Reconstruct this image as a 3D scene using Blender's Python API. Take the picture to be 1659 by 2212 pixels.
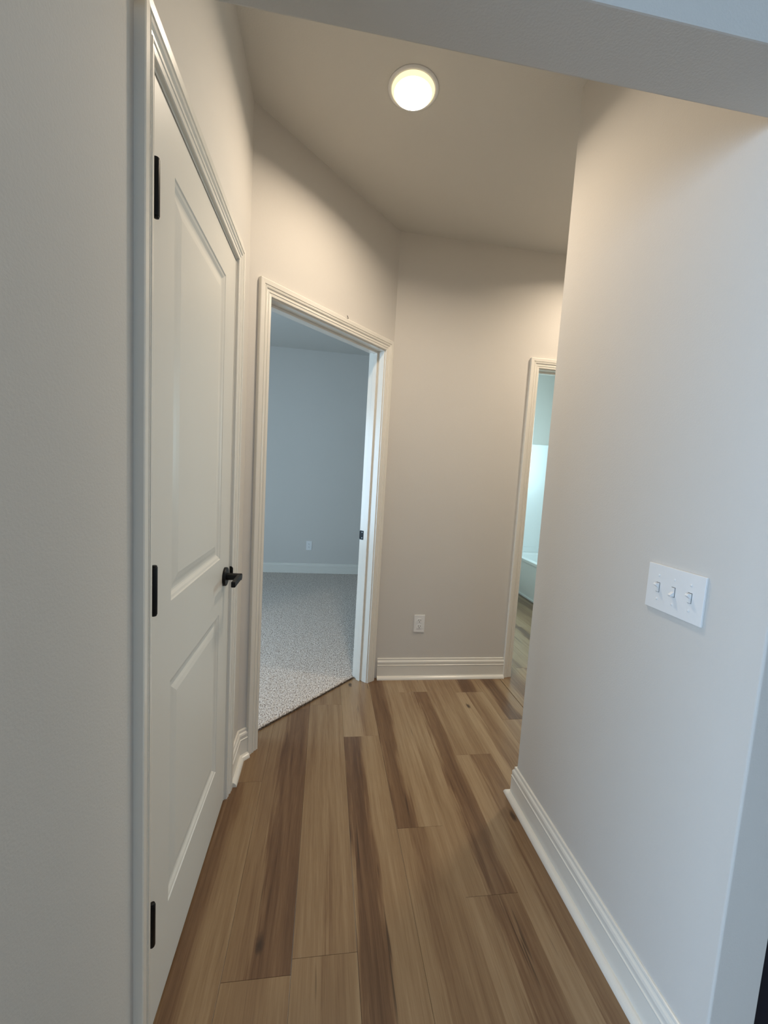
import bpy, bmesh, math, random
import numpy as np
from mathutils import Matrix, Vector

for o in list(bpy.data.objects):
    bpy.data.objects.remove(o)
SC = bpy.context.scene
COL = SC.collection

# ------------------------------------------------------------------ camera
F_PX, YAW, PITCH, ROLL = 886.14, -0.1436, -0.0955, 0.0591
CAM_H = 1.3294
cy, sy = math.cos(YAW), math.sin(YAW)
cp, sp = math.cos(PITCH), math.sin(PITCH)
cr, sr = math.cos(ROLL), math.sin(ROLL)
fw = Vector((-sy * cp, cy * cp, sp))
r0 = Vector((cy, sy, 0))
u0 = r0.cross(fw)
rt = cr * r0 + sr * u0
up = -sr * r0 + cr * u0
cam_d = bpy.data.cameras.new('camera')
cam = bpy.data.objects.new('camera', cam_d)
COL.objects.link(cam)
cam_d.sensor_fit = 'HORIZONTAL'
cam_d.sensor_width = 36.0
cam_d.lens = F_PX / 1659.0 * 36.0
cam_d.clip_start = 0.02
M = Matrix.Identity(4)
for i in range(3):
    M[i][0], M[i][1], M[i][2] = rt[i], up[i], -fw[i]
M[2][3] = CAM_H
cam.matrix_world = M
SC.camera = cam

# ------------------------------------------------------------------ world, exposure
SC.view_settings.view_transform = 'Standard'
SC.view_settings.look = 'None'
SC.view_settings.gamma = 1.0
SC.view_settings.use_curve_mapping = False
SC.view_settings.exposure = 0.66
w = bpy.data.worlds.new('world')
SC.world = w
w.use_nodes = True
bg = w.node_tree.nodes['Background']
bg.inputs[0].default_value = (0.70, 0.84, 1.0, 1)
bg.inputs[1].default_value = 1.0


def area(name, loc, rot, sx, sz, power, col):
    d = bpy.data.lights.new(name, 'AREA')
    d.shape = 'RECTANGLE'
    d.size, d.size_y = sx, sz
    d.energy = power
    d.color = col
    o = bpy.data.objects.new(name, d)
    o.location = loc
    o.rotation_euler = rot
    COL.objects.link(o)
    return o


PI = math.pi
# daylight standing in the three window openings
area('living_window_daylight', (-4.02, -2.1, 1.13), (0, -PI / 2, 0), 1.8, 2.9, 132, (0.47, 0.70, 1.0))
area('bedroom_window_daylight', (-2.62, 2.5, 1.25), (0, -PI / 2, 0), 1.5, 1.0, 32, (0.52, 0.76, 1.0))
area('bath_window_daylight', (3.12, 3.6, 1.6), (0, PI / 2, 0), 0.9, 0.9, 27, (0.60, 0.91, 1.0))
area('living_rear_fill_light', (0.6, -4.02, 1.2), (PI / 2, 0, 0), 1.8, 1.6, 4, (0.50, 0.72, 1.0))  # added fill from an unseen rear opening, lifts the header front
LAMP_POWER = 6.6
LAMP_COLOR = (1.0, 0.835, 0.65)

# ------------------------------------------------------------------ measurements
XL, XR = -0.3445, 0.8444          # hall walls
YB = 2.5241                       # back wall
HC = 2.7402                       # ceiling
Y1 = 1.8077                       # corner left / diagonal
X2 = 0.3661
Y3 = 1.5076                       # far end of the right wall
HY0, HY1, HZ = 0.645, 0.759, 2.055  # header of the opening
DT = 2.043                        # door opening height
dd = Vector((X2 - XL, YB - Y1)); DL = dd.length; dd.normalize()
dn = Vector((dd.y, -dd.x))
T = 0.114


def DG(s, o=0.0):
    return (XL + dd.x * s + dn.x * o, Y1 + dd.y * s + dn.y * o)


# ------------------------------------------------------------------ helpers
def new_mesh(name, verts, faces, mat=None, smooth=False):
    me = bpy.data.meshes.new(name)
    me.from_pydata([tuple(v) for v in verts], [], faces)
    bm = bmesh.new(); bm.from_mesh(me)
    bmesh.ops.recalc_face_normals(bm, faces=bm.faces)
    bm.to_mesh(me); bm.free()
    if mat: me.materials.append(mat)
    if smooth:
        for p in me.polygons: p.use_smooth = True
    me.update()
    return me


def link(name, me, parent=None, loc=None, label=None, cat=None, group=None, kind=None):
    o = bpy.data.objects.new(name, me)
    COL.objects.link(o)
    if parent: o.parent = parent
    if loc is not None: o.location = loc
    if label: o['label'] = label
    if cat: o['category'] = cat
    if group: o['group'] = group
    if kind: o['kind'] = kind
    return o


class Geo:
    def __init__(s): s.v = []; s.f = []
    def add(s, V, Fc):
        n = len(s.v); s.v += [tuple(q) for q in V]; s.f += [tuple(i + n for i in f) for f in Fc]; return s
    def box(s, x0, x1, y0, y1, z0, z1):
        return s.prism([(x0, y0), (x1, y0), (x1, y1), (x0, y1)], z0, z1)
    def prism(s, poly, z0, z1):
        k = len(poly)
        V = [(x, y, z0) for x, y in poly] + [(x, y, z1) for x, y in poly]
        Fc = [tuple(range(k - 1, -1, -1)), tuple(range(k, 2 * k))]
        Fc += [(i, (i + 1) % k, k + (i + 1) % k, k + i) for i in range(k)]
        return s.add(V, Fc)
    def lathe(s, prof, n=32, mat=None):
        """prof: list of (r,z) ; revolve about z ; optional matrix"""
        V = []; Fc = []
        for r, z in prof:
            for i in range(n):
                a = 2 * PI * i / n
                V.append(Vector((r * math.cos(a), r * math.sin(a), z)))
        m = len(prof)
        for j in range(m - 1):
            for i in range(n):
                Fc.append((j * n + i, j * n + (i + 1) % n, (j + 1) * n + (i + 1) % n, (j + 1) * n + i))
        if prof[0][0] > 0: Fc.append(tuple(range(n - 1, -1, -1)))
        if prof[-1][0] > 0: Fc.append(tuple((m - 1) * n + i for i in range(n)))
        if mat: V = [mat @ q for q in V]
        return s.add(V, Fc)
    def tube(s, pts, r, n=8):
        pts = [Vector(p) for p in pts]; V = []; Fc = []
        for i, p in enumerate(pts):
            t = (pts[min(i + 1, len(pts) - 1)] - pts[max(i - 1, 0)]).normalized()
            a = t.orthogonal().normalized() if i == 0 else (a - t * a.dot(t)).normalized()
            b = t.cross(a)
            for k in range(n):
                q = 2 * PI * k / n
                V.append(p + r * (math.cos(q) * a + math.sin(q) * b))
        for j in range(len(pts) - 1):
            for k in range(n):
                Fc.append((j * n + k, j * n + (k + 1) % n, (j + 1) * n + (k + 1) % n, (j + 1) * n + k))
        Fc.append(tuple(range(n - 1, -1, -1))); Fc.append(tuple((len(pts) - 1) * n + k for k in range(n)))
        return s.add(V, Fc)
    def sweep(s, path, prof):
        """path: plan polyline, room on the RIGHT of travel; prof: closed (d,z)"""
        P = [Vector(p) for p in path]; k = len(prof); V = []; Fc = []
        for i, p in enumerate(P):
            ns = []
            if i > 0: t = (P[i] - P[i - 1]).normalized(); ns.append(Vector((t.y, -t.x)))
            if i < len(P) - 1: t = (P[i + 1] - P[i]).normalized(); ns.append(Vector((t.y, -t.x)))
            n = ns[0] if len(ns) == 1 else (ns[0] + ns[1]) / (1 + ns[0].dot(ns[1]))
            for d, z in prof: V.append((p.x + n.x * d, p.y + n.y * d, z))
        for i in range(len(P) - 1):
            for j in range(k):
                Fc.append((i * k + j, i * k + (j + 1) % k, (i + 1) * k + (j + 1) % k, (i + 1) * k + j))
        Fc.append(tuple(range(k))); Fc.append(tuple((len(P) - 1) * k + j for j in range(k - 1, -1, -1)))
        return s.add(V, Fc)
    def mesh(s, name, mat=None, smooth=False): return new_mesh(name, s.v, s.f, mat, smooth)
    def tf(s, m): s.v = [tuple(m @ Vector(q)) for q in s.v]; return s


def bevel(me, w, seg=2, angle=0.6):
    bm = bmesh.new(); bm.from_mesh(me)
    bmesh.ops.remove_doubles(bm, verts=bm.verts, dist=1e-6)
    es = [e for e in bm.edges if len(e.link_faces) == 2 and e.calc_face_angle(0) > angle]
    bmesh.ops.bevel(bm, geom=es, offset=w, segments=seg, profile=0.7, affect='EDGES', clamp_overlap=True)
    bm.to_mesh(me); bm.free()
    return me


# ------------------------------------------------------------------ materials
def mat(name, col, rough=0.6, bump=0, bscale=300, spec=0.5, var=0.0, vscale=3, metallic=0, coat=0):
    m = bpy.data.materials.new(name); m.use_nodes = True
    N = m.node_tree.nodes; L = m.node_tree.links; B = N['Principled BSDF']
    B.inputs['Base Color'].default_value = (*col, 1)
    B.inputs['Roughness'].default_value = rough
    B.inputs['Specular IOR Level'].default_value = spec
    B.inputs['Metallic'].default_value = metallic
    B.inputs['Coat Weight'].default_value = coat
    tc = N.new('ShaderNodeTexCoord')
    if bump:
        t = N.new('ShaderNodeTexNoise'); t.inputs['Scale'].default_value = bscale; t.inputs['Detail'].default_value = 3
        L.new(tc.outputs['Object'], t.inputs['Vector'])
        b = N.new('ShaderNodeBump'); b.inputs['Strength'].default_value = bump; b.inputs['Distance'].default_value = 0.001
        L.new(t.outputs['Fac'], b.inputs['Height']); L.new(b.outputs['Normal'], B.inputs['Normal'])
    t = N.new('ShaderNodeTexNoise'); t.inputs['Scale'].default_value = vscale
    L.new(tc.outputs['Object'], t.inputs['Vector'])
    mx = N.new('ShaderNodeMix'); mx.data_type = 'RGBA'
    mx.inputs[6].default_value = (*[c * (1 - var) for c in col], 1)
    mx.inputs[7].default_value = (*[min(1, c * (1 + var)) for c in col], 1)
    L.new(t.outputs['Fac'], mx.inputs[0]); L.new(mx.outputs[2], B.inputs['Base Color'])
    return m


def emis(name, col, strength):
    m = bpy.data.materials.new(name); m.use_nodes = True
    N = m.node_tree.nodes; L = m.node_tree.links
    N.remove(N['Principled BSDF'])
    e = N.new('ShaderNodeEmission'); e.inputs[0].default_value = (*col, 1); e.inputs[1].default_value = strength
    L.new(e.outputs[0], N['Material Output'].inputs[0])
    return m


WALL = mat('wall_paint', (0.66, 0.63, 0.585), 0.75, bump=0.35, bscale=260, spec=0.25, var=0.015)
CEIL = mat('ceiling_paint', (0.68, 0.66, 0.615), 0.9, bump=0.5, bscale=170, spec=0.1, var=0.02)
TRIM = mat('trim_enamel', (0.80, 0.77, 0.70), 0.24, bump=0.03, bscale=60, var=0.01)
DOOR = mat('door_enamel', (0.74, 0.715, 0.655), 0.38, bump=0.06, bscale=220, var=0.01)
BLACK = mat('matte_black_metal', (0.004, 0.004, 0.0045), 0.45, spec=0.25, var=0.05)
PLASTIC = mat('white_plastic', (0.83, 0.83, 0.82), 0.3, var=0.01)
SLOT = mat('slot_dark', (0.02, 0.018, 0.016), 0.7, var=0.05)
TUBW = mat('tub_acrylic', (0.86, 0.88, 0.88), 0.3, var=0.01)
NAVY = mat('cabinet_navy', (0.006, 0.009, 0.018), 0.5, var=0.05)
STONE = mat('worktop_stone', (0.7, 0.7, 0.68), 0.25, var=0.1, vscale=40)
LENS = emis('lamp_lens', (1.0, 0.93, 0.80), 6.0)
LENS_SIDE = emis('lamp_lens_side', (1.0, 0.80, 0.45), 0.95)

gl = bpy.data.materials.new('window_glass'); gl.use_nodes = True
N = gl.node_tree.nodes; L = gl.node_tree.links; N.remove(N['Principled BSDF'])
a = N.new('ShaderNodeBsdfTransparent'); b = N.new('ShaderNodeBsdfGlossy'); b.inputs['Roughness'].default_value = 0.02
mx = N.new('ShaderNodeMixShader'); mx.inputs[0].default_value = 0.06
L.new(a.outputs[0], mx.inputs[1]); L.new(b.outputs[0], mx.inputs[2]); L.new(mx.outputs[0], N['Material Output'].inputs[0])
GLASS = gl


def wood_material():
    m = bpy.data.materials.new('vinyl_oak_plank'); m.use_nodes = True
    N = m.node_tree.nodes; L = m.node_tree.links; B = N['Principled BSDF']

    def attr(n):
        q = N.new('ShaderNodeAttribute'); q.attribute_type = 'OBJECT'; q.attribute_name = n; return q.outputs['Fac']

    def mth(op, a, b=None, c=None, clamp=False):
        q = N.new('ShaderNodeMath'); q.operation = op; q.use_clamp = clamp
        for i, s in enumerate((a, b, c)):
            if s is None: continue
            if isinstance(s, (int, float)): q.inputs[i].default_value = s
            else: L.new(s, q.inputs[i])
        return q.outputs[0]
    tc = N.new('ShaderNodeTexCoord'); sep = N.new('ShaderNodeSeparateXYZ'); L.new(tc.outputs['Object'], sep.inputs[0])
    x, y = sep.outputs[0], sep.outputs[1]
    seed = attr('seed')

    def noise(sx, sy_, detail=3, rough=0.55, off=0.0, dist=0.0):
        c = N.new('ShaderNodeCombineXYZ')
        L.new(mth('MULTIPLY', x, sx), c.inputs[0]); L.new(mth('MULTIPLY', y, sy_), c.inputs[1])
        L.new(mth('ADD', mth('MULTIPLY', seed, 13.7), off), c.inputs[2])
        t = N.new('ShaderNodeTexNoise'); t.inputs['Scale'].default_value = 1; t.inputs['Detail'].default_value = detail
        t.inputs['Roughness'].default_value = rough; t.inputs['Distortion'].default_value = dist
        L.new(c.outputs[0], t.inputs['Vector']); return t.outputs['Fac']

    def ss(v, a, b):
        q = N.new('ShaderNodeMapRange'); q.interpolation_type = 'SMOOTHSTEP'
        q.inputs['From Min'].default_value = a; q.inputs['From Max'].default_value = b
        L.new(v, q.inputs['Value']); return q.outputs[0]
    wob = noise(5, 2.2, 2)
    fib = noise(95, 2.6, 5, 0.7, 3)
    fine = noise(420, 14, 2, 0.6, 9)
    mid = noise(20, 1.0, 3, 0.6, 5, 0.8)
    u = mth('ADD', mth('MULTIPLY', x, 1 / 0.178), mth('MULTIPLY', mth('SUBTRACT', wob, 0.5), 0.50))
    u = mth('ADD', u, mth('MULTIPLY', mth('SUBTRACT', fib, 0.5), 0.55))
    d = mth('SUBTRACT', mth('ABSOLUTE', mth('SUBTRACT', u, attr('band_centre'))), attr('band_width'))
    band = ss(d, 0.07, -0.10)
    band = mth('MULTIPLY', band, attr('band_depth'))
    ring = noise(34, 1.3, 2, 0.5, 61, 2.2)
    t = mth('ADD', attr('tone'), mth('MULTIPLY', band, 0.92))
    t = mth('ADD', t, mth('MULTIPLY', mth('SUBTRACT', mid, 0.5), 0.75))
    t = mth('ADD', t, mth('MULTIPLY', mth('SUBTRACT', fib, 0.5), 0.70))
    t = mth('ADD', t, mth('MULTIPLY', mth('SUBTRACT', fine, 0.5), 0.35))
    t = mth('ADD', t, mth('MULTIPLY', mth('SUBTRACT', ring, 0.5), 0.35), clamp=True)
    rp = N.new('ShaderNodeValToRGB'); el = rp.color_ramp.elements
    el[0].position = 0.0; el[0].color = (0.350, 0.242, 0.138, 1)
    el[1].position = 1.0; el[1].color = (0.100, 0.050, 0.024, 1)
    e = el.new(0.33); e.color = (0.265, 0.170, 0.090, 1)
    e = el.new(0.66); e.color = (0.180, 0.100, 0.050, 1)
    L.new(t, rp.inputs[0])
    # hairline cracks
    crack = ss(noise(75, 2.4, 2, 0.5, 31, 0.3), 0.66, 0.74)
    cm = ss(noise(9, 2.5, 1, 0.5, 41), 0.50, 0.62)
    crack = mth('MULTIPLY', mth('MULTIPLY', crack, cm), 0.75)
    # knot
    kx = mth('MULTIPLY', mth('SUBTRACT', x, attr('knot_x')), 1.0)
    ky = mth('MULTIPLY', mth('SUBTRACT', y, attr('knot_y')), 0.45)
    kd = mth('SQRT', mth('ADD', mth('MULTIPLY', kx, kx), mth('MULTIPLY', ky, ky)))
    kd = mth('ADD', kd, mth('MULTIPLY', mth('SUBTRACT', noise(60, 40, 2, 0.5, 51), 0.5), 0.012))
    knot = ss(kd, 0.016, 0.003)
    dk = mth('MAXIMUM', crack, mth('MULTIPLY', knot, 0.85))
    m1 = N.new('ShaderNodeMix'); m1.data_type = 'RGBA'
    L.new(dk, m1.inputs[0]); L.new(rp.outputs[0], m1.inputs[6]); m1.inputs[7].default_value = (0.035, 0.020, 0.012, 1)
    L.new(m1.outputs[2], B.inputs['Base Color'])
    B.inputs['Roughness'].default_value = 0.30
    B.inputs['Specular IOR Level'].default_value = 0.45
    bp = N.new('ShaderNodeBump'); bp.inputs['Strength'].default_value = 0.25; bp.inputs['Distance'].default_value = 0.0006
    L.new(fib, bp.inputs['Height']); L.new(bp.outputs['Normal'], B.inputs['Normal'])
    return m


WOOD = wood_material()
SUBFLOOR = mat('subfloor_board', (0.13, 0.085, 0.048), 0.6, var=0.15, vscale=5)


def carpet_material():
    m = bpy.data.materials.new('carpet_loop'); m.use_nodes = True
    N = m.node_tree.nodes; L = m.node_tree.links; B = N['Principled BSDF']
    tc = N.new('ShaderNodeTexCoord')
    mp = N.new('ShaderNodeMapping'); mp.inputs['Scale'].default_value = (165, 75, 1); L.new(tc.outputs['Object'], mp.inputs[0])
    t = N.new('ShaderNodeTexNoise'); t.inputs['Scale'].default_value = 1; t.inputs['Detail'].default_value = 3
    t.inputs['Roughness'].default_value = 0.7
    L.new(mp.outputs[0], t.inputs['Vector'])
    r = N.new('ShaderNodeValToRGB'); el = r.color_ramp.elements
    el[0].position = 0.36; el[0].color = (0.15, 0.11, 0.09, 1)
    el[1].position = 0.60; el[1].color = (0.80, 0.74, 0.68, 1)
    e = el.new(0.47); e.color = (0.58, 0.51, 0.45, 1)
    L.new(t.outputs['Fac'], r.inputs[0]); L.new(r.outputs[0], B.inputs['Base Color'])
    B.inputs['Roughness'].default_value = 0.95; B.inputs['Specular IOR Level'].default_value = 0.1
    return m


CARPET = carpet_material()
FRAY = mat('carpet_backing', (0.10, 0.06, 0.03), 0.9, var=0.5, vscale=300)

S = 'structure'
# ------------------------------------------------------------------ floor with planks
floor = link('floor', Geo().box(-4.1, 3.25, -4.1, 5.3, -0.15, -0.006).mesh('floor', SUBFLOOR), label='wood-look plank floor of the hallway', kind=S)
PW, PLN = 0.178, 1.22
known = {  # row index -> joint y, pieces: k -> (tone, centre, width, depth, knot_x, knot_y)
    -1: 1.665, 0: 0.973, 1: 2.229, 2: 1.941, 3: 1.393, 4: 1.126, 5: 1.776, 6: 2.333, 7: 2.044}
style = {
    (-1, -1): (0.34, 0.40, 0.20, 0.35, 9, 9), (-1, 0): (0.38, 0.5, 0.1, 0.1, 9, 9),
    (0, -1): (0.32, 0.2, 0.05, 0.2, 9, 9), (0, 0): (0.44, 0.72, 0.34, 0.36, 0.087, 0.08),
    (1, -1): (0.30, 0.55, 0.06, 0.2, 9, 9), (1, 0): (0.34, 0.5, 0.05, 0.2, 9, 9), (1, -2): (0.30, .5, .05, .2, 9, 9),
    (2, -1): (0.28, 0.20, 0.25, 0.62, 9, 9), (2, 0): (0.18, 0.75, 0.16, 0.25, 0.06, 0.50), (2, -2): (0.26, 0.3, 0.3, 0.6, 9, 9),
    (3, 0): (0.22, 0.20, 0.24, 0.60, 9, 9), (3, -1): (0.32, 0.42, 0.20, 0.26, 9, 9),
    (4, 0): (0.26, 0.74, 0.24, 0.50, 9, 9), (4, -1): (0.24, 0.64, 0.28, 0.42, 0.10, 0.85),
    (5, 0): (0.30, 0.1, 0.02, 0.2, 9, 9), (5, -1): (0.14, 0.78, 0.36, 0.45, 0.12, 0.86),
    (6, 0): (0.30, 0.5, 0.3, 0.6, 9, 9), (6, -1): (0.16, 0.55, 0.28, 0.38, 0.03, 1.07),
    (7, 0): (0.30, 0.45, 0.28, 0.60, 9, 9), (7, -1): (0.28, 0.5, 0.05, 0.3, 9, 9)}
rnd = random.Random(5)
for row in range(-6, 16):
    xa = -0.212 + PW * row - (0.001 * (row > 1) if True else 0)
    xa = {-1: -0.390, 0: -0.212, 1: -0.034, 2: 0.144, 3: 0.322, 4: 0.4985, 5: 0.675, 6: 0.852, 7: 1.030}.get(row, xa)
    jy = known.get(row, rnd.uniform(0, 1.2))
    ylo = -0.6
    ymax = 2.62 if xa < 1.05 else 4.9
    if xa < -0.40: ymax = 0.47
    for k in range(-4, 5):
        ya, yb_ = jy + k * PLN, jy + (k + 1) * PLN
        a_, b_ = max(ya, ylo), min(yb_, ymax)
        if b_ - a_ < 0.03: continue
        g = 0.0003; c = 0.0007
        x0, x1, y0, y1 = g, PW - g, a_ - ya + g, b_ - ya - g
        bm = bmesh.new()
        lo = [bm.verts.new((x, y, -0.006)) for x, y in ((x0, y0), (x1, y0), (x1, y1), (x0, y1))]
        md = [bm.verts.new((x, y, -c * 0.6)) for x, y in ((x0, y0), (x1, y0), (x1, y1), (x0, y1))]
        tp = [bm.verts.new((x, y, 0)) for x, y in ((x0 + c, y0 + c), (x1 - c, y0 + c), (x1 - c, y1 - c), (x0 + c, y1 - c))]
        bm.faces.new(lo[::-1]); bm.faces.new(tp)
        for A_, B_ in ((lo, md), (md, tp)):
            for i in range(4):
                bm.faces.new((A_[i], A_[(i + 1) % 4], B_[(i + 1) % 4], B_[i]))
        if xa < 0.4 and yb_ > 1.9:   # cut along the carpet line in the bedroom doorway
            px, py = DG(0, -0.096)
            res = bmesh.ops.bisect_plane(bm, geom=bm.verts[:] + bm.edges[:] + bm.faces[:], plane_co=(px - xa, py - ya, 0),
                                         plane_no=(-dn.x, -dn.y, 0), clear_outer=True)
            ed = [e for e in res['geom_cut'] if isinstance(e, bmesh.types.BMEdge)]
            if ed: bmesh.ops.edgenet_fill(bm, edges=ed)
        if len(bm.faces) < 4: bm.free(); continue
        me = bpy.data.meshes.new('plank'); bm.to_mesh(me); bm.free(); me.materials.append(WOOD)
        o = link('plank', me, floor, (xa, ya, 0))
        st = style.get((row, k)) or (rnd.uniform(0.08, 0.4), rnd.uniform(0.1, 0.9), rnd.uniform(0.05, 0.35), rnd.uniform(0.1, 0.8), 9, 9)
        o['tone'], o['band_centre'], o['band_width'], o['band_depth'], o['knot_x'], o['knot_y'] = [float(q) for q in st]
        o['seed'] = rnd.random() * 7

# ------------------------------------------------------------------ carpet
cx0, cx1, cy0, cy1 = -1.0, 0.66, 1.93, 5.17
h = 0.005
xs = np.arange(cx0, cx1, h); ys = np.arange(cy0, cy1, h)
rs = np.random.RandomState(3)
X, Y = np.meshgrid(xs, ys)
Z = 0.0095 + rs.rand(*X.shape) * 0.0035 + 0.0018 * np.sin(X * 2 * PI / 0.011 + rs.rand(*X.shape) * 1.5)
X = X + (rs.rand(*X.shape) - .5) * h * .5; Y = Y + (rs.rand(*Y.shape) - .5) * h * .5
off = (X - XL) * dn.x + (Y - Y1) * dn.y
Z = np.where(off > -0.112, Z * 0.6 + 0.001, Z)
ny, nx = X.shape
vid = np.arange(ny * nx).reshape(ny, nx)
fc = np.stack([vid[:-1, :-1], vid[:-1, 1:], vid[1:, 1:], vid[1:, :-1]], -1).reshape(-1, 4)
sal = (X - XL) * dd.x + (Y - Y1) * dd.y
in_door = (sal > 0.112) & (sal < 0.918)
ok = ((off < -0.099) & in_door) | ((off < -0.118) & (Y > 1.932) & ((X < 0.24) | (Y > 2.645)))
keep = (ok[:-1, :-1] & ok[1:, 1:] & ok[1:, :-1] & ok[:-1, 1:]).reshape(-1)
fc = fc[keep]
used = np.unique(fc); rem = -np.ones(ny * nx, int); rem[used] = np.arange(len(used))
V = np.stack([X.ravel(), Y.ravel(), Z.ravel()], -1)[used]; fc = rem[fc]
me = bpy.data.meshes.new('carpet')
me.vertices.add(len(V)); me.vertices.foreach_set('co', V.ravel().astype(np.float32))
me.loops.add(fc.size); me.loops.foreach_set('vertex_index', fc.ravel().astype(np.int32))
me.polygons.add(len(fc)); me.polygons.foreach_set('loop_start', np.arange(0, fc.size, 4, dtype=np.int32))
me.polygons.foreach_set('loop_total', np.full(len(fc), 4, dtype=np.int32))
me.update(calc_edges=True); me.validate(); me.materials.append(CARPET)
carpet = link('carpet', me, label='speckled grey-beige loop carpet in the bedroom', cat='carpet', kind='stuff')
g = Geo()
i_ = lambda o: DG(0.05, o)
g.prism([DG(0.112, -0.10), DG(0.918, -0.10), DG(0.918, -0.117), (0.27, 2.645), (1.115, 2.645), (1.115, 5.15), (-2.595, 5.15), (-2.595, 1.925), (-0.47, 1.925), DG(0.112, -0.117)], -0.006, 0.007)
link('carpet_base', g.mesh('carpet_base', CARPET), carpet)
g = Geo()
for i in range(2600):
    s_ = rnd.uniform(0.118, 0.912); o_ = -0.099 + rnd.uniform(-0.006, 0.0035)
    x, y = DG(s_, o_); l = rnd.uniform(0.003, 0.011); a = rnd.uniform(0, 2 * PI); wd = 0.0011
    z = rnd.uniform(0.001, 0.006); ax, ay = math.cos(a), math.sin(a)
    tip = (x + ax * l, y + ay * l, z + rnd.uniform(0.001, 0.006))
    g.add([(x - ay * wd, y + ax * wd, z), (x + ay * wd, y - ax * wd, z), (x, y, z + 0.0016), tip], [(0, 1, 3), (1, 2, 3), (2, 0, 3), (0, 2, 1)])
link('frayed_edge', g.mesh('frayed_edge', FRAY), carpet, label='dark frayed cut edge of the carpet', kind='stuff')

# ------------------------------------------------------------------ walls
def isect(p, d, q, e):
    det = d[0] * (-e[1]) + e[0] * d[1]
    t = ((q[0] - p[0]) * (-e[1]) + e[0] * (q[1] - p[1])) / det
    return (p[0] + d[0] * t, p[1] + d[1] * t)


cA = isect((XL - T, 0), (0, 1), DG(0, -T), (dd.x, dd.y))       # back of the left / diagonal corner
cB = isect((0, YB + T), (1, 0), DG(0, -T), (dd.x, dd.y))
D0, D1 = 0.862, 1.594           # rough opening of the closet door
LW0 = 0.36
g = Geo()
g.box(XL - T, XL, LW0, D0, 0, HC); g.box(XL - T, XL, D0, D1, DT + 0.02, HC)
g.prism([(XL, D1), (XL, Y1), cA, (XL - T, D1)], 0, HC)
link('wall_left', g.mesh('wall_left', WALL), label='greige painted wall on the left with the closed door', kind=S)
s0, s1 = 0.088, 0.942
g = Geo()
def dpoly(a, b): return [DG(a), DG(b), DG(b, -T), DG(a, -T)]
g.prism([DG(0), DG(s0), DG(s0, -T), cA], 0, HC)
g.prism(dpoly(s0, s1), DT + 0.02, HC)
g.prism([DG(s1), DG(DL), cB, DG(s1, -T)], 0, HC)
link('wall_diagonal', g.mesh('wall_diagonal', WALL), label='angled greige wall holding the open bedroom doorway', kind=S)
B0, B1 = 1.276, 2.07
g = Geo()
g.prism([(X2, YB), (B0, YB), (B0, YB + T), cB], 0, HC); g.box(B0, B1, YB, YB + T, DT + 0.02, HC); g.box(B1, 3.2, YB, YB + T, 0, HC)
link('wall_back', g.mesh('wall_back', WALL), label='greige back wall of the hall with an outlet', kind=S)
g = Geo()
g.prism([(XR, HY0), (XR + T, HY0), (XR + T, Y3 - T), (3.2, Y3 - T), (3.2, Y3), (XR, Y3)], 0, HC)
me = g.mesh('wall_right', WALL)
bm = bmesh.new(); bm.from_mesh(me)
es = [e for e in bm.edges if abs(e.verts[0].co.z - e.verts[1].co.z) > 1 and abs(e.verts[0].co.x - XR) < 1e-4]
bmesh.ops.bevel(bm, geom=es, offset=0.005, segments=4, profile=0.5, affect='EDGES')
bm.to_mesh(me); bm.free()
link('wall_right', me, label='greige wall on the right with the light switches', kind=S)
g = Geo(); g.box(XL, XR - 0.0005, HY0, HY1, HZ, HC); g.box(XR + T + 0.0005, 3.2, HY0, HY1, HZ, HC)
link('trim_1', bevel(g.mesh('trim_1', WALL), 0.003), label='drywall header beam across the opening overhead', kind=S)
# living room side
g = Geo(); g.box(-4.1, XL - T, LW0, LW0 + T, 0, HC)
link('wall_living_front', g.mesh('wall_living_front', WALL), label='greige living room wall left of the hall', kind=S)
LWY0, LWY1, LWZ0, LWZ1 = -3.6, -0.6, 0.18, 2.08
def wall_with_window_x(name, x0, x1, y0, y1, wy0, wy1, wz0, wz1, label):
    g = Geo(); g.box(x0, x1, y0, wy0, 0, HC); g.box(x0, x1, wy1, y1, 0, HC)
    g.box(x0, x1, wy0, wy1, 0, wz0); g.box(x0, x1, wy0, wy1, wz1, HC)
    return link(name, g.mesh(name, WALL), label=label, kind=S)
def window_x(name, x, wy0, wy1, wz0, wz1, bays, label):
    r = link(name, None, loc=(x, (wy0 + wy1) / 2, wz0), label=label, kind=S)
    a0, a1, hh = wy0 - (wy0 + wy1) / 2, wy1 - (wy0 + wy1) / 2, wz1 - wz0; f = 0.05
    g = Geo(); g.box(-.03, .03, a0, a1, 0, f); g.box(-.03, .03, a0, a1, hh - f, hh); g.box(-.03, .03, a0, a0 + f, f, hh - f); g.box(-.03, .03, a1 - f, a1, f, hh - f)
    link('window_frame', g.mesh('window_frame', TRIM), r)
    for i in range(1, bays):
        c = a0 + (a1 - a0) * i / bays
        link('mullion', Geo().box(-.025, .025, c - .025, c + .025, f, hh - f).mesh('mullion', TRIM), r)
    for i in range(bays):
        c0 = a0 + (a1 - a0) * i / bays + (f if i == 0 else .025); c1 = a0 + (a1 - a0) * (i + 1) / bays - (f if i == bays - 1 else .025)
        link('pane', Geo().box(-.003, .003, c0, c1, f, hh - f).mesh('pane', GLASS), r)
    return r
wall_with_window_x('wall_living_left', -4.1, -4.0, -4.1, LW0, LWY0, LWY1, LWZ0, LWZ1, 'living room wall with the wide window')
window_x('window_1', -4.06, LWY0, LWY1, LWZ0, LWZ1, 3, 'wide white-framed living room window')
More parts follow.
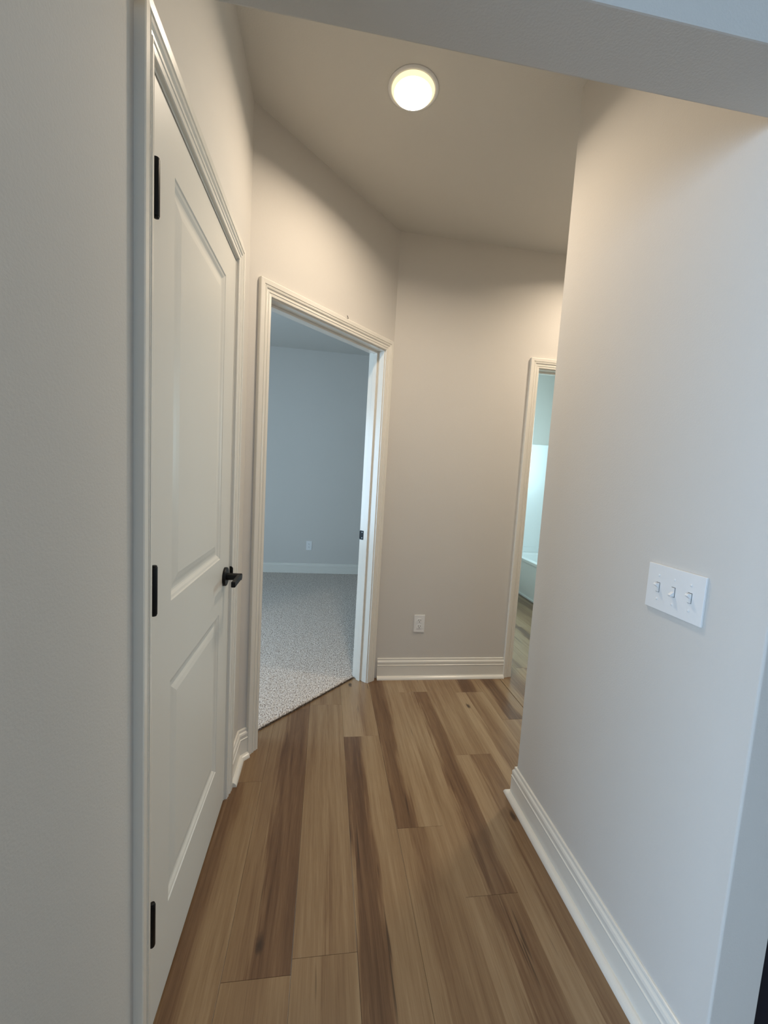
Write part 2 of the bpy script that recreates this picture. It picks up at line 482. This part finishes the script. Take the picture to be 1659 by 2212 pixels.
g = Geo(); g.box(-4.0, -0.3, -4.1, -4.0, 0, HC); g.box(1.5, 3.2, -4.1, -4.0, 0, HC); g.box(-0.3, 1.5, -4.1, -4.0, 0, 0.4); g.box(-0.3, 1.5, -4.1, -4.0, 2.0, HC)
w4 = window_x('added_rear_window', 0, -0.9, 0.9, 0.4, 2.0, 2, 'added unseen white-framed window behind the viewer')  # unseen window, added to go with the rear fill light
w4.location = (0.6, -4.06, 0.4); w4.rotation_euler = (0, 0, PI / 2)
link('wall_living_rear', g.mesh('wall_living_rear', WALL), label='plain greige wall behind the viewer', kind=S)
g = Geo(); g.box(3.2, 3.3, -4.1, YB + T, 0, HC)
link('wall_living_right', g.mesh('wall_living_right', WALL), label='plain greige wall at the right end of the rooms', kind=S)
# bedroom
wall_with_window_x('wall_bedroom_left', -2.7, -2.6, LW0 + T, 5.29, 2.0, 3.0, 0.5, 2.0, 'bedroom wall with a window')
window_x('window_2', -2.66, 2.0, 3.0, 0.5, 2.0, 2, 'white-framed bedroom window')
link('wall_bedroom_back', Geo().box(-2.6, 1.235, 5.17, 5.29, 0, HC).mesh('wall_bedroom_back', WALL), label='grey bedroom wall seen through the open doorway', kind=S)
link('wall_bedroom_front', Geo().prism([(-2.6, 1.81), (cA[0], 1.81), (cA[0], 1.92), (-2.6, 1.92)], 0, HC).mesh('wall_bedroom_front', WALL), label='bedroom wall beside its doorway', kind=S)
link('wall_bedroom_right', Geo().box(1.12, 1.235, YB + T, 5.17, 0, HC).mesh('wall_bedroom_right', WALL), label='partition between bedroom and bathroom', kind=S)
# bathroom
link('wall_bath_back', Geo().box(1.235, 3.2, 4.9, 5.02, 0, HC).mesh('wall_bath_back', WALL), label='bathroom end wall above the tub surround', kind=S)
wall_with_window_x('wall_bath_right', 3.09, 3.19, YB + T, 4.9, 3.15, 4.05, 1.15, 2.05, 'bathroom wall with a small window')
window_x('window_3', 3.14, 3.15, 4.05, 1.15, 2.05, 1, 'small bathroom window')
# ceiling
link('ceiling', Geo().box(-4.1, 3.3, -4.1, 5.3, HC, HC + 0.12).mesh('ceiling', CEIL), label='lightly textured off-white ceiling', kind=S)

# ------------------------------------------------------------------ baseboards
BASE = [(0, 0.0), (0.014, 0.0), (0.014, 0.086), (0.0155, 0.089), (0.0155, 0.0915), (0.0125, 0.0935), (0.0125, 0.097), (0.0135, 0.110),
        (0.0115, 0.117), (0.0075, 0.1205), (0.0065, 0.1245), (0.0075, 0.1285), (0.0065, 0.1335), (0.003, 0.135), (0, 0.135)]
def shoe(d0=0.014, r=0.02):
    return [(d0 - 0.001, 0.0)] + [(d0 + r * math.cos(a), r * math.sin(a)) for a in [PI / 2 * i / 6 for i in range(7)]] + [(d0 - 0.001, r)]
def baseboard(name, path, label, with_shoe=True):
    o = link(name, Geo().sweep(path, BASE).mesh(name, TRIM), label=label, kind=S)
    if with_shoe:
        # the shoe stops a little short of the casings
        P = [Vector(p) for p in path]
        link('shoe_moulding', Geo().sweep(P, shoe()).mesh('shoe_moulding', TRIM), o)
    return o
CW = 0.060
baseboard('baseboard_left', [(XL, 1.579 + CW), (XL, Y1), DG(0.105 - CW)], 'short white baseboard turning the corner beside the bedroom doorway')
baseboard('baseboard_back', [(X2 + 0.012, YB), (1.3 - CW, YB)], 'white baseboard under the hall outlet')
baseboard('baseboard_right', [(1.6, Y3), (XR, Y3), (XR, HY0), (XR + T, HY0)][::1], 'long white baseboard under the light switches')
baseboard('baseboard_left_near', [(XL - T, LW0), (XL, LW0), (XL, 0.795)], 'white baseboard on the near left wall')
baseboard('baseboard_bedroom', [(-2.6, 5.17), (1.12, 5.17)], 'white baseboard along the bedroom wall', False)

# ------------------------------------------------------------------ door trim
CAS = [(0, 0), (0, 0.0075), (0.0015, 0.0095), (0.012, 0.0105), (0.014, 0.0125), (0.0165, 0.0125), (0.018, 0.0105), (0.024, 0.0112), (0.0285, 0.015),
       (0.034, 0.0165), (0.0355, 0.0145), (0.039, 0.0145), (0.0405, 0.0175), (0.057, 0.0185), (0.060, 0.017), (0.060, 0)]
def place(origin, udir, ndir):
    """local (u, depth, z) -> world"""
    m = Matrix.Identity(4)
    m[0][0], m[1][0] = udir; m[0][1], m[1][1] = ndir
    m[0][3], m[1][3] = origin
    return m
def casing(parent, mtx, u0, u1, top):
    k = len(CAS)
    def piece(ends):
        V = []; Fc = []
        for e in ends:
            for w_, d_ in CAS: V.append(mtx @ Vector(e(w_, d_)))
        for j in range(k): Fc.append((j, (j + 1) % k, k + (j + 1) % k, k + j))
        Fc.append(tuple(range(k))); Fc.append(tuple(range(2 * k - 1, k - 1, -1)))
        link('casing', new_mesh('casing', V, Fc, TRIM), parent)
    piece([lambda w_, d_: (u0 - w_, d_, 0), lambda w_, d_: (u0 - w_, d_, top + w_)])
    piece([lambda w_, d_: (u0 - w_, d_, top + w_), lambda w_, d_: (u1 + w_, d_, top + w_)])
    piece([lambda w_, d_: (u1 + w_, d_, top + w_), lambda w_, d_: (u1 + w_, d_, 0)])
def jamb(parent, mtx, u0, u1, top, stop=True, back=-T, stop_at=(-0.075, -0.045)):
    R = 0.005   # reveal
    def lb(name, a, b, c, d, e, f): return link(name, bevel(Geo().box(a, b, c, d, e, f).tf(mtx).mesh(name, TRIM), 0.001, 1), parent)
    lb('jamb', u0 - 0.017, u0 + R, back, 0.0, 0, top - R + 0.0)
    lb('jamb', u1 - R, u1 + 0.017, back, 0.0, 0, top - R)
    lb('jamb', u0 - 0.017, u1 + 0.017, back, 0.0, top - R, top + 0.017)
    if stop:
        a, b = stop_at; q = 0.011
        lb('door_stop', u0 + R, u0 + R + q, a, b, 0, top - R - q)
        lb('door_stop', u1 - R - q, u1 - R, a, b, 0, top - R - q)
        lb('door_stop', u0 + R, u1 - R, a, b, top - R - q, top - R)

# bedroom doorway
d2 = link('door_2', None, loc=(0, 0, 0), label='open cased doorway to the carpeted bedroom', kind=S)
mD = place(DG(0), (dd.x, dd.y), (dn.x, dn.y))
casing(d2, mD, 0.105, 0.925, DT); jamb(d2, mD, 0.105, 0.925, DT)
# strike plate on the right jamb, behind the stop
u = 0.920
g = Geo(); g.box(u - 0.0016, u + 0.0005, -0.1125, -0.083, 0.905, 0.962)
pl = link('strike_plate', bevel(g.tf(mD).mesh('strike_plate', BLACK), 0.0012, 2), d2, label='matte black strike plate')
g = Geo(); g.tube([(u - 0.001, -0.112, 0.912), (u - 0.003, -0.1165, 0.912), (u - 0.001, -0.1195, 0.912)], 0.0012, 6)
V = []; Fc = []
for z in (0.910, 0.957):
    for i in range(7):
        a = PI / 2 * i / 6
        V.append((u - 0.0016 + 0.006 * (1 - math.cos(a)), -0.1125 - 0.006 * math.sin(a), z))
    for i in range(7):
        a = PI / 2 * (6 - i) / 6
        V.append((u + 0.0006 + 0.004 * (1 - math.cos(a)), -0.1125 - 0.004 * math.sin(a), z))
Fc = [tuple(range(14))[::-1], tuple(range(14, 28))] + [(i, (i + 1) % 14, 14 + (i + 1) % 14, 14 + i) for i in range(14)]
link('strike_lip', Geo().add(V, Fc).tf(mD).mesh('strike_lip', BLACK), pl)
for z in (0.916, 0.951):
    g = Geo().lathe([(0.0, 0), (0.0028, 0.0), (0.0032, 0.0006), (0, 0.0010)], 10, Matrix.Translation((u - 0.0016, -0.094, z)) @ Matrix.Rotation(-PI / 2, 4, 'Y'))
    link('screw', g.tf(mD).mesh('screw', mat('screw_steel', (0.3, 0.3, 0.3), 0.3, metallic=1)), pl)
# bathroom doorway
d3 = link('door_3', None, loc=(0, 0, 0), label='cased bathroom doorway half hidden by the right wall', kind=S)
mB = place((0, YB), (1, 0), (0, -1))
casing(d3, mB, 1.300, 2.046, DT); jamb(d3, mB, 1.300, 2.046, DT)

# closet door, closed
d1 = link('door_1', None, loc=(XL, 1.228, 0), label='closed white two-panel door with black lever and hinges', kind=S)
IM = Matrix.Translation((-XL, -1.228, 0))
def lk1(name, me, parent=d1, **k): return link(name, me, parent, **k)
mL = IM @ place((XL, 0), (0, 1), (1, 0))
CU0, CU1 = 0.858, 1.578
casing(d1, mL, CU0, CU1, DT); jamb(d1, mL, CU0, CU1, DT, stop_at=(-0.075, -0.040))
# slab with two moulded panels
SY0, SY1, SZ0, SZ1 = 0.866, 1.5705, 0.010, 2.0335
PANELS = [(0.990, 1.438, 1.003, 1.925), (0.990, 1.438, 0.226, 0.808)]
fx = -0.0015
V = []; Fc = []
ysn = sorted({SY0, SY1} | {q for p in PANELS for q in p[:2]}); zsn = sorted({SZ0, SZ1} | {q for p in PANELS for q in p[2:]})
idx = {}
def vv(x, y, z):
    k = (round(x, 6), round(y, 6), round(z, 6))
    if k not in idx: idx[k] = len(V); V.append(k)
    return idx[k]
def is_panel(ya, yb, za, zb): return any(p[0] <= ya + 1e-6 and p[1] >= yb - 1e-6 and p[2] <= za + 1e-6 and p[3] >= zb - 1e-6 for p in PANELS)
for i in range(len(ysn) - 1):
    for j in range(len(zsn) - 1):
        if is_panel(ysn[i], ysn[i + 1], zsn[j], zsn[j + 1]): continue
        Fc.append((vv(fx, ysn[i], zsn[j]), vv(fx, ysn[i + 1], zsn[j]), vv(fx, ysn[i + 1], zsn[j + 1]), vv(fx, ysn[i], zsn[j + 1])))
        # rim subdivided consistently with the grid
RINGS = [(0, 0), (0.003, -0.0025), (0.009, -0.0045), (0.016, -0.0085), (0.020, -0.0095), (0.0245, -0.0095), (0.030, -0.0088), (0.040, -0.0062), (0.054, -0.0035)]
for p in PANELS:
    # outer ring vertices must use every grid vertex on the panel edge
    prev = None
    for (i_in, dx) in RINGS:
        ya, yb_, za, zb = p[0] + i_in, p[1] - i_in, p[2] + i_in, p[3] - i_in
        ring = [vv(fx + dx, ya, za), vv(fx + dx, yb_, za), vv(fx + dx, yb_, zb), vv(fx + dx, ya, zb)]
        if prev:
            for i in range(4): Fc.append((prev[i], prev[(i + 1) % 4], ring[(i + 1) % 4], ring[i]))
        prev = ring
    Fc.append(tuple(prev))
xb = fx - 0.035
back = [vv(xb, SY0, SZ0), vv(xb, SY1, SZ0), vv(xb, SY1, SZ1), vv(xb, SY0, SZ1)]
Fc.append(tuple(back[::-1]))
bt_ = [vv(fx, y, SZ0) for y in ysn]; Fc.append(tuple(bt_[::-1] + [back[0], back[1]]))
tp_ = [vv(fx, y, SZ1) for y in ysn]; Fc.append(tuple(tp_ + [back[2], back[3]]))
lf_ = [vv(fx, SY0, z) for z in zsn]; Fc.append(tuple(lf_ + [back[3], back[0]]))
rg_ = [vv(fx, SY1, z) for z in zsn]; Fc.append(tuple(rg_[::-1] + [back[1], back[2]]))
me = new_mesh('slab', [(x, y - 1.228, z) for x, y, z in V], Fc, DOOR)
lk1('slab', me)
# hinges: knuckle barrels
for zt in (1.883, 1.111, 0.3485):
    h_ = lk1('hinge', None, loc=(0.0055, 0.876 - 1.228, zt - 0.1))
    nk = 5
    g = Geo().lathe([(0.0062, 0.0), (0.0066, 0.001), (0.0066, 0.099), (0.0062, 0.1)], 16)
    for i in range(1, nk):
        pass
    g.lathe([(0.0035, -0.0035), (0.0055, -0.0025), (0.0058, 0.0)], 16)
    g.lathe([(0.0058, 0.1), (0.0055, 0.1025), (0.0035, 0.1035)], 16)
    link('knuckle', g.mesh('knuckle', BLACK, True), h_)
    link('hinge_leaf', Geo().box(-0.030, -0.0085, -0.0112, -0.0098, 0.0, 0.1).mesh('hinge_leaf', BLACK), h_)
# lever handle
HYc, HZc = 1.503, 0.926
hd = lk1('lever_handle', None, loc=(fx, HYc - 1.228, HZc), label='matte black lever handle')
RX = Matrix.Rotation(PI / 2, 4, 'Y')
me = Geo().lathe([(0.0335, 0.0), (0.0335, 0.0065), (0.0325, 0.009), (0.030, 0.0098), (0.0, 0.0098)], 40, RX).mesh('rosette', BLACK)
link('rosette', me, hd)
link('spindle', Geo().lathe([(0.0125, 0.0098), (0.0125, 0.040), (0.0115, 0.060), (0.0, 0.0605)], 24, RX).mesh('spindle', BLACK, False), hd)
g = Geo().box(0.046, 0.0605, -0.108, 0.012, -0.0095, 0.0105)
link('lever', bevel(g.mesh('lever', BLACK), 0.0055, 4), hd)
# strike lip curling round the jamb edge next to the handle
out = [(-0.004, -0.018), (0.003, -0.018)] + [(0.003 + 0.0095 * math.sin(t), -0.0085 - 0.0095 * math.cos(t)) for t in [PI / 2 * i / 6 for i in range(1, 7)]]
out += [(0.0030 + 0.0095 * math.cos(t), 0.0085 + 0.0095 * math.sin(t)) for t in [PI / 2 * i / 6 for i in range(7)]] + [(-0.004, 0.018)]
n = len(out)
V = [(x, y, HZc + 0.002 + z) for y in (1.5745 - 1.228, 1.5772 - 1.228) for x, z in out]
Fc = [tuple(range(n))[::-1], tuple(range(n, 2 * n))] + [(i, (i + 1) % n, n + (i + 1) % n, n + i) for i in range(n)]
lk1('strike_lip', new_mesh('strike_lip', V, Fc, BLACK))

# ------------------------------------------------------------------ ceiling lights
def ceiling_light(x, y, label, power=1.0):
    d = bpy.data.lights.new('lamp_glow', 'AREA'); d.shape = 'DISK'; d.size = 0.14
    d.energy = LAMP_POWER * power; d.color = LAMP_COLOR; d.spread = math.radians(152)
    lo = bpy.data.objects.new('lamp_glow', d); lo.location = (x, y, HC - 0.021); COL.objects.link(lo)
    r = link('ceiling_light', None, loc=(x, y, HC), label=label, cat='ceiling light')
    link('trim_ring', Geo().lathe([(0.080, 0.0), (0.080, -0.006), (0.086, -0.0055), (0.0925, -0.003), (0.094, 0.0)], 64).mesh('trim_ring', PLASTIC, True), r)
    link('lens_rim', Geo().lathe([(0.080, 0.0), (0.0795, -0.006), (0.071, -0.016), (0.0695, -0.0172)], 64).mesh('lens_rim', LENS_SIDE, True), r, label='warm glowing side of the lens')
    link('lens', Geo().lathe([(0.0695, -0.0172), (0.062, -0.0190), (0.0, -0.0195)], 64).mesh('lens', LENS, True), r, label='glowing round lens')
    return r
ceiling_light(0.252, 1.634, 'round glowing disk light on the hall ceiling')
ceiling_light(1.60, 2.03, 'round disk light hidden around the corner before the bathroom')
ceiling_light(1.7, -2.3, 'added unseen round disk light on the living room ceiling, nearer the right wall', 0.4)  # unseen lamp added to put warm light on the near left wall
ceiling_light(-1.7, -1.5, 'added unseen round disk light on the living room ceiling, nearer the wide window', 0.3)  # second added lamp, more warm fill from behind the camera

# ------------------------------------------------------------------ outlets and switches
def rounded_plate(w_, h_, t, r=0.004):
    me = Geo().box(-w_ / 2, w_ / 2, -t, 0, -h_ / 2, h_ / 2).mesh('cover_plate', PLASTIC)
    return bevel(me, 0.0022, 3)
def outlet(x, y, z, label, group=None):
    r = link('wall_outlet', None, loc=(x, y, z), label=label, cat='outlet')
    link('cover_plate', rounded_plate(0.07, 0.114, 0.0055), r)
    for s_ in (1, -1):
        zc = s_ * 0.0195
        k = []
        for i in range(28):
            a = 2 * PI * i / 28; q = 0.0172
            k.append((q * math.cos(a), max(-0.0142, min(0.0142, q * math.sin(a)))))
        g = Geo().prism(k, 0.0, 0.0022)
        g.tf(Matrix.Translation((0, -0.0053, zc)) @ Matrix.Rotation(PI / 2, 4, 'X'))
        rc = link('receptacle', g.mesh('receptacle', PLASTIC), r)
        for sx, hh in ((-0.0064, 0.0085), (0.0064, 0.0070)):
            link('slot', Geo().box(sx - 0.0012, sx + 0.0012, -0.0080, -0.0074, zc + 0.0042 - hh / 2, zc + 0.0042 + hh / 2).mesh('slot', SLOT), rc)
        link('ground_hole', Geo().lathe([(0.0026, 0.0074), (0.0026, 0.0080), (0, 0.0080)], 14, Matrix.Translation((0, 0, zc - 0.0068)) @ Matrix.Rotation(PI / 2, 4, 'X')).mesh('ground_hole', SLOT), rc)
    link('screw', Geo().lathe([(0.0030, 0.0050), (0.0030, 0.0060), (0.0016, 0.0068), (0, 0.0068)], 14, Matrix.Rotation(PI / 2, 4, 'X')).mesh('screw', PLASTIC), r)
    return r
outlet(0.6391, YB, 0.3683, 'white duplex outlet on the hall back wall above the baseboard')
outlet(-0.178, 5.17, 0.362, 'small distant white outlet on the bedroom wall')

sw = link('switch_plate', None, loc=(XR, 0.8585, 1.0839), label='white three-gang toggle switch plate on the right wall', cat='light switch')
ROT = Matrix.Rotation(-PI / 2, 4, 'Z')      # local -y (front) -> world -x
me = rounded_plate(0.163, 0.114, 0.006); me.transform(ROT); link('cover_plate', me, sw)
for i, up_ in ((-1, 1), (0, -1), (1, 1)):
    yc = -0.046 * i   # i=-1 is the farthest toggle
    # opening collar
    link('toggle_collar', Geo().box(-0.0066, -0.0057, yc - 0.0052, yc + 0.0052, -0.0122, 0.0122).mesh('toggle_collar', SLOT), sw)
    tg = link('toggle', None, sw, (0, yc, 0))
    g = Geo().box(-0.0078, -0.006, -0.0046, 0.0046, -0.0112, 0.0112)
    link('toggle_base', g.mesh('toggle_base', PLASTIC), tg)
    g = Geo()
    q = [(-0.004, -0.0050), (-0.004, 0.0050), (-0.0185, 0.0030), (-0.0185, -0.0030)]
    V = [(x, y, z) for y in (-0.0038, 0.0038) for x, z in q]
    g.add(V, [(0, 1, 2, 3), (7, 6, 5, 4), (0, 4, 5, 1), (1, 5, 6, 2), (2, 6, 7, 3), (3, 7, 4, 0)])
    g.tf(Matrix.Rotation(math.radians(28 * up_), 4, 'Y'))
    link('toggle_lever', bevel(g.mesh('toggle_lever', PLASTIC), 0.001, 2), tg)
    for z in (0.030, -0.030):
        link('screw', Geo().lathe([(0.0032, 0.0055), (0.0032, 0.0066), (0.0018, 0.0074), (0, 0.0074)], 14, Matrix.Translation((0, yc, z)) @ Matrix.Rotation(-PI / 2, 4, 'Y')).mesh('screw', PLASTIC), sw)

# ------------------------------------------------------------------ tiny wire hook above the bedroom casing
hx, hy = DG(0.571, 0.012)
g = Geo()
pts = [(-0.011, -0.010, 0.002), (-0.004, 0.001, 0.0015), (0.003, 0.004, 0.0008), (0.0075, 0.004, 0.003), (0.0065, 0.003, 0.009), (0.002, 0.001, 0.017)]
g.tube(pts, 0.0016, 6)
g.tf(place((0, 0), (dd.x, dd.y), (dn.x, dn.y)))
link('wire_hook', g.mesh('wire_hook', BLACK, True), None, (hx, hy, DT + CW), label='tiny bent dark wire hook on top of the bedroom door casing', cat='hook')

# ------------------------------------------------------------------ bathtub and surround
TX0, TX1, TY0, TY1, TZ = 2.31, 3.085, 3.38, 4.885, 0.43
tub = link('bathtub', None, loc=((TX0 + TX1) / 2, (TY0 + TY1) / 2, 0), label='white bathtub seen through the bathroom doorway', cat='bathtub')
ax, ay = (TX1 - TX0) / 2, (TY1 - TY0) / 2
g = Geo(); g.box(-ax + 0.012, -ax + 0.03, -ay + 0.01, ay - 0.001, 0.0, TZ - 0.02)
g.box(-ax + 0.004, -ax + 0.012, -ay + 0.01, ay - 0.001, 0.0, 0.018)
link('apron', g.mesh('apron', TUBW), tub)
# shell: rim + basin lofted from rounded rectangles
def rr(a, b, r, z, n=8):
    P = []
    for qx, qy, st in ((a - r, b - r, 0), (-a + r, b - r, 1), (-a + r, -b + r, 2), (a - r, -b + r, 3)):
        for i in range(n + 1):
            t = PI / 2 * (st + i / n); P.append((qx + r * math.cos(t), qy + r * math.sin(t), z))
    return P
rings = [rr(ax, ay, 0.01, TZ - 0.03), rr(ax, ay, 0.012, TZ - 0.004), rr(ax - 0.004, ay - 0.004, 0.012, TZ), rr(ax - 0.065, ay - 0.075, 0.14, TZ - 0.001),
         rr(ax - 0.08, ay - 0.09, 0.14, TZ - 0.02), rr(ax - 0.12, ay - 0.17, 0.13, 0.14), rr(ax - 0.17, ay - 0.24, 0.11, 0.10)]
k = len(rings[0]); V = [p for r_ in rings for p in r_]; Fc = []
for j in range(len(rings) - 1):
    for i in range(k): Fc.append((j * k + i, j * k + (i + 1) % k, (j + 1) * k + (i + 1) % k, (j + 1) * k + i))
Fc.append(tuple((len(rings) - 1) * k + i for i in range(k)))
link('basin', new_mesh('basin', V, Fc, TUBW, False), tub)
sur = link('tub_surround', None, loc=((TX0 + TX1) / 2, 4.9, TZ), label='glossy white wall surround above the bathtub', cat='shower surround')
g = Geo(); g.box(-ax, ax, -0.0135, -0.0015, 0.06, 1.36)
link('surround_panel', bevel(g.mesh('surround_panel', TUBW), 0.003, 2), sur)
g = Geo(); g.box(-ax, ax, -0.03, -0.0015, 0.0, 0.06)
link('ledge', bevel(g.mesh('ledge', TUBW), 0.004, 2), sur)

# ------------------------------------------------------------------ dark cabinet just past the wall end
cb = link('base_cabinet', None, loc=(1.40, 0.68, 0), label='dark navy base cabinet behind the near end of the right wall', cat='cabinet')
g = Geo(); g.box(-0.44, 0.44, 0.0, 0.70, 0.10, 0.88); g.box(-0.44, 0.44, 0.06, 0.70, 0.0, 0.10)
link('body', g.mesh('body', NAVY), cb)
for s_ in (-1, 1):
    a0 = -0.436 if s_ < 0 else 0.003; a1 = -0.003 if s_ < 0 else 0.436
    g = Geo(); g.box(a0, a1, -0.012, 0, 0.105, 0.875)
    for q in ((a0, a1, 0.105, 0.165), (a0, a1, 0.815, 0.875), (a0, a0 + 0.06, 0.165, 0.815), (a1 - 0.06, a1, 0.165, 0.815)):
        g.box(q[0], q[1], -0.02, -0.012, q[2], q[3])
    dr = link('door', g.mesh('door', NAVY), cb)
    hx_ = a1 - 0.03 if s_ < 0 else a0 + 0.03
    link('handle', Geo().tube([(hx_, -0.02, 0.62), (hx_, -0.045, 0.62), (hx_, -0.045, 0.76), (hx_, -0.02, 0.76)], 0.005, 8).mesh('handle', BLACK), dr)
link('worktop', bevel(Geo().box(-0.438, 0.47, -0.03, 0.710, 0.0, 0.03).mesh('worktop', STONE), 0.003, 2), None, (1.40, 0.68, 0.88), label='pale stone worktop on the dark navy cabinet', cat='worktop')
